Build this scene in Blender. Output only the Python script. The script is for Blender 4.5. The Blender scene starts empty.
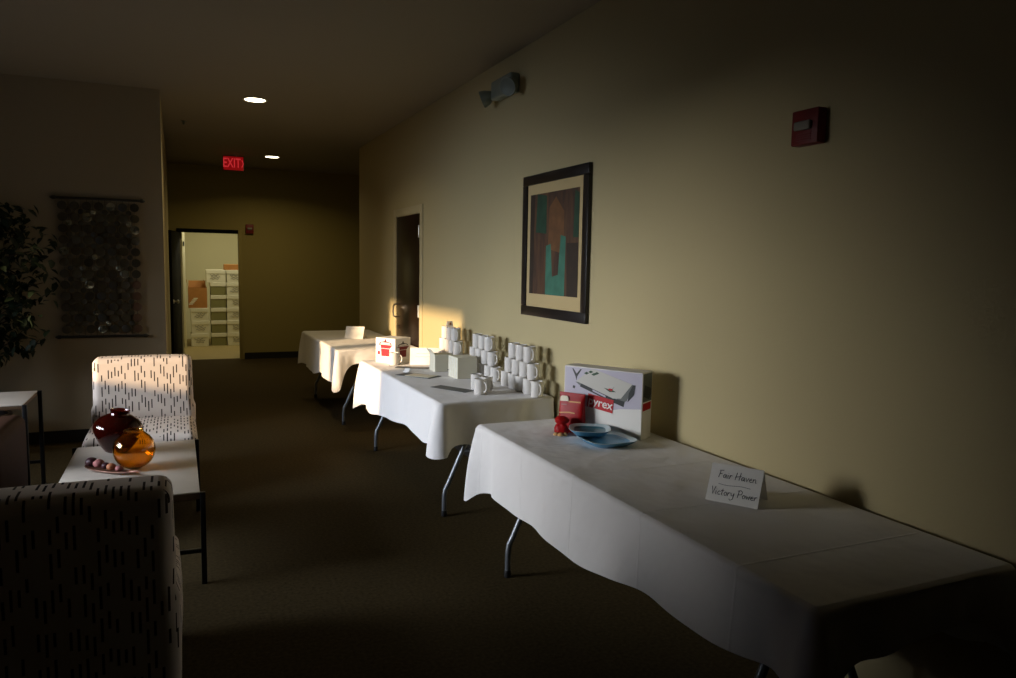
import bpy, bmesh, math, random
from mathutils import Vector, Matrix, Quaternion
random.seed(7)
S = bpy.context.scene
C = S.collection
PI = math.pi

# ------------------------------------------------------------------ camera
F_PX, YAW, PITCH, ROLL, CAM_H = 747.37, .4171, -.0980, .0175, 1.5402
cam_d = bpy.data.cameras.new('camera'); cam = bpy.data.objects.new('camera', cam_d); C.objects.link(cam)
cam_d.sensor_fit = 'HORIZONTAL'; cam_d.sensor_width = 36.0; cam_d.lens = F_PX / 1016 * 36.0
cam_d.clip_start = .05; cam_d.clip_end = 100
_f0 = Vector((math.sin(YAW), math.cos(YAW), 0)); _r0 = Vector((math.cos(YAW), -math.sin(YAW), 0)); _u0 = Vector((0, 0, 1))
_F = _f0 * math.cos(PITCH) + _u0 * math.sin(PITCH); _U = _u0 * math.cos(PITCH) - _f0 * math.sin(PITCH)
_R = _r0 * math.cos(ROLL) + _U * math.sin(ROLL); _U = _U * math.cos(ROLL) - _r0 * math.sin(ROLL)
_m = Matrix((_R, _U, -_F)).transposed().to_4x4(); _m.translation = (0, 0, CAM_H)
cam.matrix_world = _m
S.camera = cam

# ------------------------------------------------------------------ world, sun, daylight, exposure
S.view_settings.view_transform = 'Standard'; S.view_settings.look = 'None'
S.view_settings.gamma = 1.0; S.view_settings.use_curve_mapping = False
S.view_settings.exposure = 0.0
W_ = bpy.data.worlds.new('evening_sky'); S.world = W_; W_.use_nodes = True
bg = W_.node_tree.nodes['Background']; bg.inputs[0].default_value = (.62, .72, 1.0, 1); bg.inputs[1].default_value = .6

def aim(o, d): o.rotation_mode = 'QUATERNION'; o.rotation_quaternion = Vector(d).to_track_quat('-Z', 'Y')
def sun(name, d, strength, angle, col):
    l = bpy.data.lights.new(name, 'SUN'); l.energy = strength; l.angle = angle; l.color = col
    o = bpy.data.objects.new(name, l); C.objects.link(o); o.location = (-6, 4, 4); aim(o, d); return o
def area(name, loc, d, sx, sy, power, col, spread=PI):
    l = bpy.data.lights.new(name, 'AREA'); l.shape = 'RECTANGLE'; l.size = sx; l.size_y = sy
    l.energy = power; l.color = col; l.spread = spread
    o = bpy.data.objects.new(name, l); C.objects.link(o); o.location = loc; aim(o, d); return o
SUN_DIR = (1, .423, -.175)
sun('evening_sun', SUN_DIR, 9, math.radians(1.6), (1.0, .70, .40))
sun('sky_glow', (1, -.255, -.135), 3.7, math.radians(23), (.99, .97, .95))
area('window_daylight', (-3.30, 4.5, 1.62), (1, .14, -.34), 2.2, .95, 46, (.80, .87, 1.0), math.radians(64))
area('storeroom_light', (1.0, 14.0, 2.75), (0, 0, -1), 1.2, .6, 24, (1.0, .93, .66))
area('hall_downlight', (.672, 7.167, 2.945), (0, 0, -1), .16, .16, 6, (1.0, .80, .45), math.radians(140))
area('hall_downlight', (1.232, 10.891, 2.945), (0, 0, -1), .16, .16, 10, (1.0, .80, .40), math.radians(150))

# ------------------------------------------------------------------ materials
def lin(r, g, b):
    f = lambda c: ((c / 255 + .055) / 1.055) ** 2.4 if c > 10 else c / 255 / 12.92
    return (f(r), f(g), f(b), 1)
def mat(name, col, rough=.6, metal=0, spec=.5, noise=0, nscale=30, bump=0, bscale=200, trans=0, ior=1.45, emit=None, estr=0, coat=0, sheen=0):
    m = bpy.data.materials.new(name); m.use_nodes = True
    nt = m.node_tree; b = nt.nodes['Principled BSDF']
    b.inputs['Base Color'].default_value = col; b.inputs['Roughness'].default_value = rough
    b.inputs['Metallic'].default_value = metal; b.inputs['Specular IOR Level'].default_value = spec
    b.inputs['Transmission Weight'].default_value = trans; b.inputs['IOR'].default_value = ior
    b.inputs['Coat Weight'].default_value = coat; b.inputs['Sheen Weight'].default_value = sheen
    if emit: b.inputs['Emission Color'].default_value = emit; b.inputs['Emission Strength'].default_value = estr
    if noise or bump:
        tc = nt.nodes.new('ShaderNodeTexCoord')
    if noise:
        n = nt.nodes.new('ShaderNodeTexNoise'); n.inputs['Scale'].default_value = nscale; n.inputs['Detail'].default_value = 4
        nt.links.new(tc.outputs['Object'], n.inputs['Vector'])
        mr = nt.nodes.new('ShaderNodeMapRange'); mr.inputs[1].default_value = .25; mr.inputs[2].default_value = .75
        mr.inputs[3].default_value = 1 - noise; mr.inputs[4].default_value = 1 + noise
        nt.links.new(n.outputs['Fac'], mr.inputs[0])
        mx = nt.nodes.new('ShaderNodeMix'); mx.data_type = 'RGBA'; mx.blend_type = 'MULTIPLY'; mx.inputs[0].default_value = 1
        mx.inputs[6].default_value = col; nt.links.new(mr.outputs[0], mx.inputs[7]); nt.links.new(mx.outputs[2], b.inputs['Base Color'])
    if bump:
        n2 = nt.nodes.new('ShaderNodeTexNoise'); n2.inputs['Scale'].default_value = bscale
        nt.links.new(tc.outputs['Object'], n2.inputs['Vector'])
        bp = nt.nodes.new('ShaderNodeBump'); bp.inputs['Strength'].default_value = bump; bp.inputs['Distance'].default_value = .004
        nt.links.new(n2.outputs['Fac'], bp.inputs['Height']); nt.links.new(bp.outputs[0], b.inputs['Normal'])
    return m
M = {}
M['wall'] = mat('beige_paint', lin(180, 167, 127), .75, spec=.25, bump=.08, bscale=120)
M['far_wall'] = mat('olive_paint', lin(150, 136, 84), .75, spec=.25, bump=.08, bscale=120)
M['lounge_wall'] = mat('lounge_wall_tone', lin(150, 136, 110), .75, spec=.25, bump=.08, bscale=120)  # one even tone, darker than the right wall
M['low_bounce_wall'] = mat('low_bounce_paint', lin(84, 76, 60), .8)  # for unseen walls, darkened to cut bounced light
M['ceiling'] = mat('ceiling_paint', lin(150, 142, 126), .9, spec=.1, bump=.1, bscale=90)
M['carpet'] = mat('carpet', lin(66, 56, 36), .95, spec=.05, noise=.35, nscale=60, bump=.5, bscale=260)
M['tile'] = mat('storeroom_floor', lin(150, 132, 84), .6, noise=.06, nscale=8)
M['base'] = mat('dark_rubber', lin(26, 22, 18), .6)
M['store_wall'] = mat('storeroom_paint', lin(214, 208, 172), .8)
M['cloth'] = mat('white_linen', lin(226, 224, 222), .85, spec=.15, sheen=.1)
def linen_creases(m):
    nt = m.node_tree; N = nt.nodes; L = nt.links; b = N['Principled BSDF']
    tc = N.new('ShaderNodeTexCoord'); sp = N.new('ShaderNodeSeparateXYZ'); L.new(tc.outputs['Object'], sp.inputs[0])
    def mth(op, a, c):
        n = N.new('ShaderNodeMath'); n.operation = op
        for i, v in enumerate((a, c)):
            if isinstance(v, (int, float)): n.inputs[i].default_value = v
            elif v is not None: L.new(v, n.inputs[i])
        return n.outputs[0]
    tot = None
    for out, per, off in ((sp.outputs[1], .46, .13), (sp.outputs[2], .50, .40)):
        f = mth('MULTIPLY', mth('ABSOLUTE', mth('SUBTRACT', mth('FRACT', mth('DIVIDE', mth('ADD', out, off + 5 * per), per), None), .5), None), per)
        rdg = mth('MAXIMUM', mth('SUBTRACT', 1, mth('DIVIDE', f, .007)), 0)
        tot = rdg if tot is None else mth('MAXIMUM', tot, rdg)
    nz = N.new('ShaderNodeTexNoise'); nz.inputs['Scale'].default_value = 7; L.new(tc.outputs['Object'], nz.inputs['Vector'])
    h = mth('ADD', mth('MULTIPLY', tot, .0022), mth('MULTIPLY', nz.outputs['Fac'], .012))
    bp = N.new('ShaderNodeBump'); bp.inputs['Strength'].default_value = 1.0; bp.inputs['Distance'].default_value = 1.0
    L.new(h, bp.inputs['Height']); L.new(bp.outputs[0], b.inputs['Normal'])
linen_creases(M['cloth'])
M['grey_metal'] = mat('grey_powder_coat', lin(120, 124, 128), .4, metal=.6)
M['laminate'] = mat('laminate', lin(180, 176, 168), .6)
M['black_metal'] = mat('black_metal', lin(18, 17, 16), .4, metal=.4)
M['black'] = mat('black_plastic', lin(14, 14, 14), .5)
M['china'] = mat('white_china', lin(216, 212, 205), .12, spec=.6)
M['paper'] = mat('white_card', lin(238, 236, 230), .7, spec=.2)
M['ink'] = mat('black_ink', lin(35, 38, 45), .7)
M['grey_ink'] = mat('grey_ink', lin(120, 118, 115), .7)
M['red_ink'] = mat('red_print', lin(190, 22, 30), .5)
M['dark_red_ink'] = mat('dark_red_print', lin(120, 14, 18), .5)
M['lavender'] = mat('lavender_print', lin(196, 192, 206), .4)
M['glass_print'] = mat('grey_print', lin(108, 112, 108), .4)
M['dark_print'] = mat('dark_print', lin(52, 55, 55), .4)
M['cream_print'] = mat('cream_print', lin(222, 214, 190), .5)
M['lid_print'] = mat('pale_grey_print', lin(204, 202, 194), .4)
M['green_print'] = mat('green_print', lin(40, 74, 46), .5)
M['gold_print'] = mat('gold_print', lin(206, 160, 90), .5)
M['red_bag'] = mat('red_foil', lin(158, 8, 14), .45, spec=.3, noise=.12, nscale=25)
M['tan'] = mat('tan_biscuit', lin(204, 160, 104), .6, noise=.2, nscale=60)
M['blue'] = mat('blue_glaze', lin(92, 158, 196), .3)
M['teal'] = mat('teal_glaze', lin(58, 112, 128), .3)
M['pale_blue'] = mat('pale_blue_glaze', lin(190, 210, 216), .3)
M['dark_flyer'] = mat('dark_grey_flyer', lin(84, 88, 88), .5)
M['wood_top'] = mat('light_wood_top', lin(196, 186, 172), .45, noise=.05, nscale=10)
M['brown_edge'] = mat('brown_edge', lin(104, 82, 60), .5)
M['leather'] = mat('brown_leather', lin(56, 34, 20), .65, spec=.2, noise=.15, nscale=20)
M['frame_black'] = mat('black_lacquer', lin(22, 18, 18), .35, spec=.5)
M['mat_board'] = mat('cream_mat_board', lin(184, 164, 118), .8)
M['cardboard'] = mat('brown_cardboard', lin(176, 120, 62), .8, noise=.08, nscale=12)
M['white_box'] = mat('white_carton', lin(226, 222, 200), .7)
M['shaded_side'] = mat('shade_toned_carton_side', lin(132, 128, 82), .7)  # shade on the white cartons' faces, painted into the body colour
M['door_dark'] = mat('dark_wood_door', lin(30, 18, 11), .3, spec=.3, noise=.15, nscale=9)
M['door_black'] = mat('black_door', lin(7, 6, 5), .7, spec=.1)
M['frame_paint'] = mat('door_frame_paint', lin(188, 176, 138), .5)
M['steel'] = mat('brushed_steel', lin(205, 200, 190), .28, metal=1)
M['fire_red'] = mat('fire_alarm_red', lin(112, 12, 10), .5)
M['clear'] = mat('strobe_lens', lin(140, 136, 126), .2)
M['lamp_white'] = mat('lamp_housing', lin(128, 136, 124), .55)
M['lamp_glass'] = mat('lamp_reflector', lin(110, 118, 108), .5, metal=.2)
M['amber'] = mat('amber_glass', lin(252, 190, 62), .03, trans=1, ior=1.45)
M['ruby'] = mat('ruby_brown_glass', lin(96, 24, 12), .03, trans=.86, ior=1.45)
M['tray'] = mat('bronze_tray', lin(120, 84, 66), .35, metal=.4)
M['pod_dark'] = mat('dark_purple_pod', lin(64, 34, 40), .4, noise=.3, nscale=60)
M['pod_pink'] = mat('rose_pod', lin(160, 100, 96), .5, noise=.3, nscale=50)
M['pod_tan'] = mat('copper_pod', lin(170, 108, 72), .4, noise=.2, nscale=50)
M['leaf'] = mat('dark_leaf', lin(22, 32, 15), .6, spec=.2, noise=.3, nscale=10)
M['bark'] = mat('bark', lin(62, 46, 30), .85, noise=.3, nscale=40)
M['pot'] = mat('dark_pot', lin(40, 30, 24), .5)
M['soil'] = mat('soil', lin(34, 26, 18), .95)
M['disc_dark'] = mat('smoked_shell', lin(62, 56, 39), .35, metal=.05)
M['disc_red'] = mat('reddish_shell', lin(90, 66, 48), .35, metal=.05)
M['disc_light'] = mat('pale_shell', lin(190, 186, 160), .1, metal=.8)
M['rod'] = mat('dark_wood_rod', lin(36, 32, 22), .5)
M['wire'] = mat('thin_wire', lin(50, 48, 38), .5)
M['bulb'] = mat('lit_lamp', (1, .9, .62, 1), .5, emit=(1, .90, .62, 1), estr=9)
M['exit_glow'] = mat('exit_letters', lin(200, 10, 16), .5, emit=(1, .05, .06, 1), estr=.42)
M['exit_dim'] = mat('exit_face', lin(90, 4, 6), .5, emit=(1, .012, .016, 1), estr=.18)
M['chrome_white'] = mat('pale_trim', lin(205, 200, 185), .5)

def fabric_mat():
    m = bpy.data.materials.new('dash_upholstery'); m.use_nodes = True; nt = m.node_tree; N = nt.nodes; L = nt.links
    b = N['Principled BSDF']; b.inputs['Roughness'].default_value = .9; b.inputs['Specular IOR Level'].default_value = .15
    uv = N.new('ShaderNodeUVMap'); uv.uv_map = 'UVMap'
    sp = N.new('ShaderNodeSeparateXYZ'); L.new(uv.outputs[0], sp.inputs[0])
    def mth(op, a, bb=None):
        n = N.new('ShaderNodeMath'); n.operation = op
        for i, v in enumerate((a, bb)):
            if v is None: continue
            if isinstance(v, (int, float)): n.inputs[i].default_value = v
            else: L.new(v, n.inputs[i])
        return n.outputs[0]
    u = mth('MULTIPLY', sp.outputs[0], 1 / .0205); col = mth('FLOOR', u); fu = mth('FRACT', u)
    w1 = N.new('ShaderNodeTexWhiteNoise'); w1.noise_dimensions = '1D'; L.new(col, w1.inputs['W'])
    v = mth('ADD', mth('MULTIPLY', sp.outputs[1], 1 / .105), mth('MULTIPLY', w1.outputs['Value'], 7.3))
    row = mth('FLOOR', v); fv = mth('FRACT', v)
    cb = N.new('ShaderNodeCombineXYZ'); L.new(col, cb.inputs[0]); L.new(row, cb.inputs[1])
    w2 = N.new('ShaderNodeTexWhiteNoise'); w2.noise_dimensions = '2D'; L.new(cb.outputs[0], w2.inputs['Vector'])
    inx = mth('LESS_THAN', mth('ABSOLUTE', mth('SUBTRACT', fu, .5)), .18)
    ln = mth('ADD', .28, mth('MULTIPLY', w2.outputs['Value'], .48))
    iny = mth('LESS_THAN', fv, ln)
    mask = mth('MULTIPLY', mth('MULTIPLY', inx, iny), mth('GREATER_THAN', w2.outputs['Value'], .22))
    cr = N.new('ShaderNodeMix'); cr.data_type = 'RGBA'; cr.inputs[6].default_value = lin(70, 58, 50); cr.inputs[7].default_value = lin(34, 28, 28)
    L.new(w1.outputs['Value'], cr.inputs[0])
    mx = N.new('ShaderNodeMix'); mx.data_type = 'RGBA'; mx.inputs[6].default_value = lin(214, 200, 186)
    L.new(cr.outputs[2], mx.inputs[7]); L.new(mask, mx.inputs[0]); L.new(mx.outputs[2], b.inputs['Base Color'])
    return m
M['fabric'] = fabric_mat()

def painting_mat():
    """abstract vertical bands: browns, dark green, turquoise; object x = along the canvas, z = up"""
    m = bpy.data.materials.new('abstract_canvas'); m.use_nodes = True; nt = m.node_tree; N = nt.nodes; L = nt.links
    b = N['Principled BSDF']; b.inputs['Roughness'].default_value = .7
    tc = N.new('ShaderNodeTexCoord'); nz = N.new('ShaderNodeTexNoise'); nz.inputs['Scale'].default_value = 5; nz.inputs['Detail'].default_value = 5
    mp = N.new('ShaderNodeMapping'); mp.inputs['Scale'].default_value = (4, 4, .8)
    L.new(tc.outputs['Object'], mp.inputs[0]); L.new(mp.outputs[0], nz.inputs['Vector'])
    r = N.new('ShaderNodeValToRGB'); e = r.color_ramp.elements
    e[0].position = .3; e[0].color = lin(46, 31, 18); e[1].position = .72; e[1].color = lin(92, 64, 34)
    x = r.color_ramp.elements.new(.5); x.color = lin(72, 46, 26)
    L.new(nz.outputs['Fac'], r.inputs[0]); L.new(r.outputs[0], b.inputs['Base Color'])
    return m
M['canvas'] = painting_mat()
M['canvas_green'] = mat('canvas_dark_green', lin(30, 62, 42), .7, noise=.3, nscale=14)
M['canvas_teal'] = mat('canvas_turquoise', lin(56, 108, 88), .7, noise=.25, nscale=14)
M['canvas_ochre'] = mat('canvas_ochre', lin(104, 70, 38), .7, noise=.25, nscale=14)
M['canvas_dark'] = mat('canvas_dark_brown', lin(44, 32, 20), .7, noise=.25, nscale=14)

def pane_mat():
    m = bpy.data.materials.new('window_glass'); m.use_nodes = True; nt = m.node_tree; N = nt.nodes; L = nt.links
    N.remove(N['Principled BSDF']); t = N.new('ShaderNodeBsdfTransparent'); g = N.new('ShaderNodeBsdfGlossy'); g.inputs['Roughness'].default_value = .02
    mx = N.new('ShaderNodeMixShader'); mx.inputs[0].default_value = .06
    L.new(t.outputs[0], mx.inputs[1]); L.new(g.outputs[0], mx.inputs[2]); L.new(mx.outputs[0], N['Material Output'].inputs[0])
    return m
M['pane'] = pane_mat()

# ------------------------------------------------------------------ mesh helpers
class MB:
    def __init__(s): s.bm = bmesh.new(); s.mats = []
    def mi(s, m):
        if m not in s.mats: s.mats.append(m)
        return s.mats.index(m)
    def _fin(s, faces, m, smooth=False):
        i = s.mi(m)
        for f in faces: f.material_index = i; f.smooth = smooth
    def box(s, lo, hi, m, bevel=0, seg=2, mtx=None):
        r = bmesh.ops.create_cube(s.bm, size=1); vs = r['verts']
        for v in vs: v.co = Vector([lo[k] + (v.co[k] + .5) * (hi[k] - lo[k]) for k in range(3)])
        fs = set(f for v in vs for f in v.link_faces)
        if bevel:
            es = list(set(e for v in vs for e in v.link_edges))
            rb = bmesh.ops.bevel(s.bm, geom=es, offset=bevel, segments=seg, affect='EDGES', profile=.5)
            vs2 = set(vs) | set(rb['verts']); vs2 = [v for v in vs2 if v.is_valid]
            fs = set(f for v in vs2 for f in v.link_faces); vs = vs2
        if mtx is not None:
            for v in vs: v.co = mtx @ v.co
        s._fin(fs, m, bool(bevel)); return vs
    def ring(s, pts): return [s.bm.verts.new(p) for p in pts]
    def loft(s, rings, m, close=True, cap0=False, cap1=False, smooth=True):
        R = [s.ring(r) for r in rings]; fs = []
        n = len(R[0])
        for a, b in zip(R, R[1:]):
            for i in range(n if close else n - 1):
                j = (i + 1) % n
                fs.append(s.bm.faces.new((a[i], a[j], b[j], b[i])))
        s._fin(fs, m, smooth); caps = []
        if cap0: caps.append(s.bm.faces.new(R[0][::-1]))
        if cap1: caps.append(s.bm.faces.new(R[-1]))
        s._fin(caps, m, False); return R
    def lathe(s, prof, m, o=(0, 0, 0), seg=28, cap0=False, cap1=False, mtx=None):
        rings = []
        for r, z in prof:
            pts = [Vector((r * math.cos(2 * PI * i / seg), r * math.sin(2 * PI * i / seg), z)) for i in range(seg)]
            if mtx is not None: pts = [mtx @ p for p in pts]
            rings.append([p + Vector(o) for p in pts])
        return s.loft(rings, m, True, cap0, cap1)
    def tube(s, pts, r, m, seg=8, closed=False, caps=True):
        pts = [Vector(p) for p in pts]; n = len(pts); rings = []; up = None
        for i, p in enumerate(pts):
            if closed: t = pts[(i + 1) % n] - pts[i - 1]
            else: t = pts[min(i + 1, n - 1)] - pts[max(i - 1, 0)]
            t.normalize()
            if up is None:
                up = Vector((0, 0, 1)) if abs(t.z) < .9 else Vector((1, 0, 0))
            a = t.cross(up); a.normalize(); b = a.cross(t); b.normalize(); up = b
            rr = r[i] if isinstance(r, (list, tuple)) else r
            rings.append([p + a * rr * math.cos(2 * PI * k / seg) + b * rr * math.sin(2 * PI * k / seg) for k in range(seg)])
        if closed: rings.append(rings[0])
        s.loft(rings, m, True, caps and not closed, caps and not closed)
    def poly(s, pts, m, smooth=False):
        f = s.bm.faces.new([s.bm.verts.new(p) for p in pts]); s._fin([f], m, smooth)
    def prism(s, pts, h, m):
        """polygon pts (3D) extruded by vector h"""
        h = Vector(h); a = s.ring([Vector(p) for p in pts]); b = s.ring([Vector(p) + h for p in pts]); n = len(a)
        fs = [s.bm.faces.new(a[::-1]), s.bm.faces.new(b)]
        for i in range(n): fs.append(s.bm.faces.new((a[i], a[(i + 1) % n], b[(i + 1) % n], b[i])))
        s._fin(fs, m)
    def build(s, name, parent=None, loc=None, rotz=0, uv=False, sharp=40, recalc=True):
        bm = s.bm
        if recalc: bmesh.ops.recalc_face_normals(bm, faces=bm.faces)
        for e in bm.edges:
            if len(e.link_faces) == 2 and e.calc_face_angle(0) > math.radians(sharp): e.smooth = False
        if uv:
            l = bm.loops.layers.uv.new('UVMap')
            for f in bm.faces:
                n = f.normal
                for lp in f.loops:
                    c = lp.vert.co
                    if abs(n.z) > .75: lp[l].uv = (c.x + 5, c.y + 5)
                    elif abs(n.x) > abs(n.y): lp[l].uv = (c.y + 7, c.z + 5)
                    else: lp[l].uv = (c.x + 5, c.z + 5)
        me = bpy.data.meshes.new(name); bm.to_mesh(me); bm.free()
        for m in s.mats: me.materials.append(m)
        o = bpy.data.objects.new(name, me); C.objects.link(o)
        if parent: o.parent = parent
        if loc is not None: o.location = loc
        o.rotation_euler = (0, 0, rotz)
        return o

def tag(o, label, cat, group=None, kind=None):
    if label: o['label'] = label
    if cat: o['category'] = cat
    if group: o['group'] = group
    if kind: o['kind'] = kind
    return o
def thing(name, label, cat, loc=(0, 0, 0), rotz=0, group=None):
    o = bpy.data.objects.new(name, None); C.objects.link(o); o.location = loc; o.rotation_euler = (0, 0, rotz)
    o.empty_display_size = .1
    return tag(o, label, cat, group)
def dup(root, loc, rotz, label, group=None):
    r = root.copy(); C.objects.link(r); r.location = loc; r.rotation_euler = (0, 0, rotz); r['label'] = label
    if group: r['group'] = group
    for ch in list(root.children):
        c = ch.copy(); C.objects.link(c); c.parent = r
        for g in list(ch.children):
            d = g.copy(); C.objects.link(d); d.parent = c
    return r
def struct(name, mb, **k):
    o = mb.build(name, **k); o['kind'] = 'structure'; return o
def text_mesh(name, txt, size, m, mtx, parent, shear=0, offset=0, extrude=.0004):
    cu = bpy.data.curves.new('t', 'FONT'); cu.body = txt; cu.size = size; cu.shear = shear; cu.offset = offset
    cu.extrude = extrude; cu.align_x = 'CENTER'; cu.align_y = 'CENTER'; cu.resolution_u = 4
    t = bpy.data.objects.new('t', cu); C.objects.link(t); bpy.context.view_layer.update()
    me = bpy.data.meshes.new_from_object(t.evaluated_get(bpy.context.evaluated_depsgraph_get()))
    bpy.data.objects.remove(t); bpy.data.curves.remove(cu)
    me.name = name; me.transform(mtx); me.materials.clear(); me.materials.append(m)
    o = bpy.data.objects.new(name, me); C.objects.link(o); o.parent = parent
    return o

# ------------------------------------------------------------------ the room
WX, CZ, YE, YF = 2.1214, 2.967, 9.476, 12.377          # right wall, ceiling, end of right wall, far wall
LX, LY, WL = -.0987, 7.131, -3.0                        # hall's left wall, lounge's back wall, window wall
RY0, NX = 2.25, -.80                                     # lounge begins at RY0; hall wall near the camera at NX
DY0, DY1, DZ = 6.835, 7.745, 2.050                       # side door
SX0, SX1, SZ = .05, .887, 1.962                          # storeroom doorway
WY0, WY1, WZ0, WZ1 = 3.45, 5.88, 1.10, 2.08              # lounge window
b = MB(); b.box((-3.2, -2.1, -.06), (5.2, 12.50, 0), M['carpet']); struct('floor', b)
b = MB(); b.box((-.5, 12.501, -.06), (2.6, 16.2, 0), M['tile']); struct('floor_storeroom', b)
b = MB(); b.box((-3.2, -2.1, CZ), (5.2, 12.50, CZ + .1), M['ceiling']); struct('ceiling', b)
b = MB(); b.box((-.5, 12.501, CZ), (2.6, 16.2, CZ + .1), M['ceiling']); struct('ceiling_storeroom', b)
b = MB()
b.box((WX, -2.1, 0), (WX + .16, DY0, CZ), M['wall']); b.box((WX, DY1, 0), (WX + .16, YE, CZ), M['wall']); b.box((WX, DY0, DZ), (WX + .16, DY1, CZ), M['wall'])
struct('wall_right', b)
b = MB(); b.box((WX + .16, YE - .16, 0), (5.2, YE, CZ), M['wall']); struct('wall_side_passage', b)
b = MB(); b.box((5.04, YE, 0), (5.2, YF, CZ), M['wall']); struct('wall_passage_end', b)
b = MB()
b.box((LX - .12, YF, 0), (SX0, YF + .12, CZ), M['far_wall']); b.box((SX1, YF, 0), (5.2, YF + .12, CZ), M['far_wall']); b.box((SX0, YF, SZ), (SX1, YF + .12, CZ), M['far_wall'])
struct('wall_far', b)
b = MB(); b.box((LX - .12, LY + .12, 0), (LX, YF, CZ), M['wall']); struct('wall_hall_left', b)
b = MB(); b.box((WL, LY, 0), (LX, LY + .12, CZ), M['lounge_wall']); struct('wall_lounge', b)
b = MB()
b.box((WL - .2, RY0, 0), (WL, WY0, CZ), M['low_bounce_wall']); b.box((WL - .2, WY1, 0), (WL, LY + .12, CZ), M['low_bounce_wall'])
b.box((WL - .2, WY0, 0), (WL, WY1, WZ0), M['low_bounce_wall']); b.box((WL - .2, WY0, WZ1), (WL, WY1, CZ), M['low_bounce_wall'])
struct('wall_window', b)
b = MB(); b.box((WL - .2, RY0 - .12, 0), (NX, RY0, CZ), M['low_bounce_wall']); struct('wall_lounge_near', b)
b = MB(); b.box((NX - .12, -2.1, 0), (NX, RY0 - .12, CZ), M['low_bounce_wall']); struct('wall_left', b)
b = MB(); b.box((NX - .12, -2.22, 0), (WX + .16, -2.1, CZ), M['low_bounce_wall']); struct('wall_behind', b)
# storeroom shell
b = MB(); b.box((-.06, YF + .13, 0), (.08, 16.0, CZ), M['store_wall']); struct('wall_storeroom_left', b)
b = MB(); b.box((2.4, YF + .13, 0), (2.54, 16.0, CZ), M['store_wall']); struct('wall_storeroom_right', b)
b = MB(); b.box((.08, 15.86, 0), (2.4, 16.0, CZ), M['store_wall']); struct('wall_storeroom_back', b)
# window frame and pane
b = MB(); t = .05
b.box((WL - .14, WY0, WZ0), (WL - .08, WY1, WZ0 + t), M['black_metal']); b.box((WL - .14, WY0, WZ1 - t), (WL - .08, WY1, WZ1), M['black_metal'])
for y in (WY0, WY1 - t): b.box((WL - .14, y, WZ0 + t), (WL - .08, y + t, WZ1 - t), M['black_metal'])
b.box((WL - .16, 5.02, WZ0 + t), (WL - .06, 5.24, WZ1 - t), M['black_metal'])
win = struct('window_1', b)
b = MB(); b.box((WL - .112, WY0 + t, WZ0 + t), (WL - .108, WY1 - t, WZ1 - t), M['pane']); b.build('pane', win)
# baseboards
b = MB(); b.box((SX1 + .06, YF - .012, 0), (5.0, YF, .10), M['base']); struct('baseboard_far', b)
b = MB(); b.box((WX - .012, -2.0, 0), (WX, DY0 - .07, .10), M['base']); b.box((WX - .012, DY1 + .07, 0), (WX, YE, .10), M['base']); struct('baseboard_right', b)
b = MB(); b.box((WL, LY - .012, 0), (LX, LY, .10), M['base']); struct('baseboard_lounge', b)
b = MB(); b.box((LX, LY, 0), (LX + .012, YF - .02, .10), M['base']); struct('baseboard_hall_left', b)

# side door (dark, closed) in its painted frame
d1 = bpy.data.objects.new('door_1', None); C.objects.link(d1); d1.location = (WX, DY0, 0); d1['kind'] = 'structure'
dw = DY1 - DY0
b = MB(); b.box((-.004, .033, .006), (.041, dw - .033, DZ - .033), M['door_dark'], .003); leaf = b.build('door_leaf', d1)
b = MB()
for y0, y1 in ((-.05, .03), (dw - .03, dw + .05)): b.box((-.014, y0, 0), (.15, y1, DZ + .05), M['frame_paint'], .004)
b.box((-.014, .03, DZ - .03), (.15, dw - .03, DZ + .05), M['frame_paint'], .004)
b.build('door_frame', d1)
b = MB()
yh = dw - .11
b.tube([(-.003, yh, .985), (-.04, yh, .985), (-.055, yh, 1.0), (-.06, yh, 1.05), (-.055, yh, 1.10), (-.04, yh, 1.118), (-.003, yh, 1.118)], .009, M['steel'], 8)
b.build('pull_handle', leaf)
b = MB(); b.lathe([(.0, 0), (.022, 0), (.022, .012), (.012, .016), (0, .016)], M['steel'], mtx=Matrix.Translation((-.003, yh, .88)) @ Matrix.Rotation(-PI / 2, 4, 'Y')); b.build('lock_cylinder', leaf)
for z in (1.03, 1.79, .25):
    b = MB(); b.box((-.018, .026, z), (-.003, .075, z + .115), M['steel'], .002); b.lathe([(.009, 0), (.009, .115)], M['steel'], o=(-.018, .034, z), seg=10, cap0=True, cap1=True); b.build('hinge', d1)

# storeroom door, standing open against the hall's left wall
d2 = bpy.data.objects.new('door_2', None); C.objects.link(d2); d2.location = (SX0, YF, 0); d2['kind'] = 'structure'
b = MB()
b.box((-.045, -.014, 0), (0.005, .13, SZ + .05), M['door_black'], .003); b.box((SX1 - SX0 - .005, -.014, 0), (SX1 - SX0 + .045, .13, SZ + .05), M['far_wall'], .003)
b.box((.005, -.014, SZ - .005), (SX1 - SX0 - .005, .13, SZ + .05), M['door_black'], .003); b.build('door_frame', d2)
b = MB(); a0 = math.radians(-98)
mt = Matrix.Translation((-.02, -.03, 0)) @ Matrix.Rotation(a0, 4, 'Z')
b.box((0, -.022, .008), (.82, .022, SZ - .01), M['door_black'], .003, mtx=mt); leaf2 = b.build('door_leaf', d2)
b = MB()
b.lathe([(.0, 0), (.028, 0), (.028, .008), (.01, .012), (.01, .04), (.026, .048), (.028, .062), (.018, .074), (0, .076)], M['steel'], seg=16, mtx=mt @ Matrix.Translation((.755, .022, .95)) @ Matrix.Rotation(-PI / 2, 4, 'X')); b.build('knob', leaf2)

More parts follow.
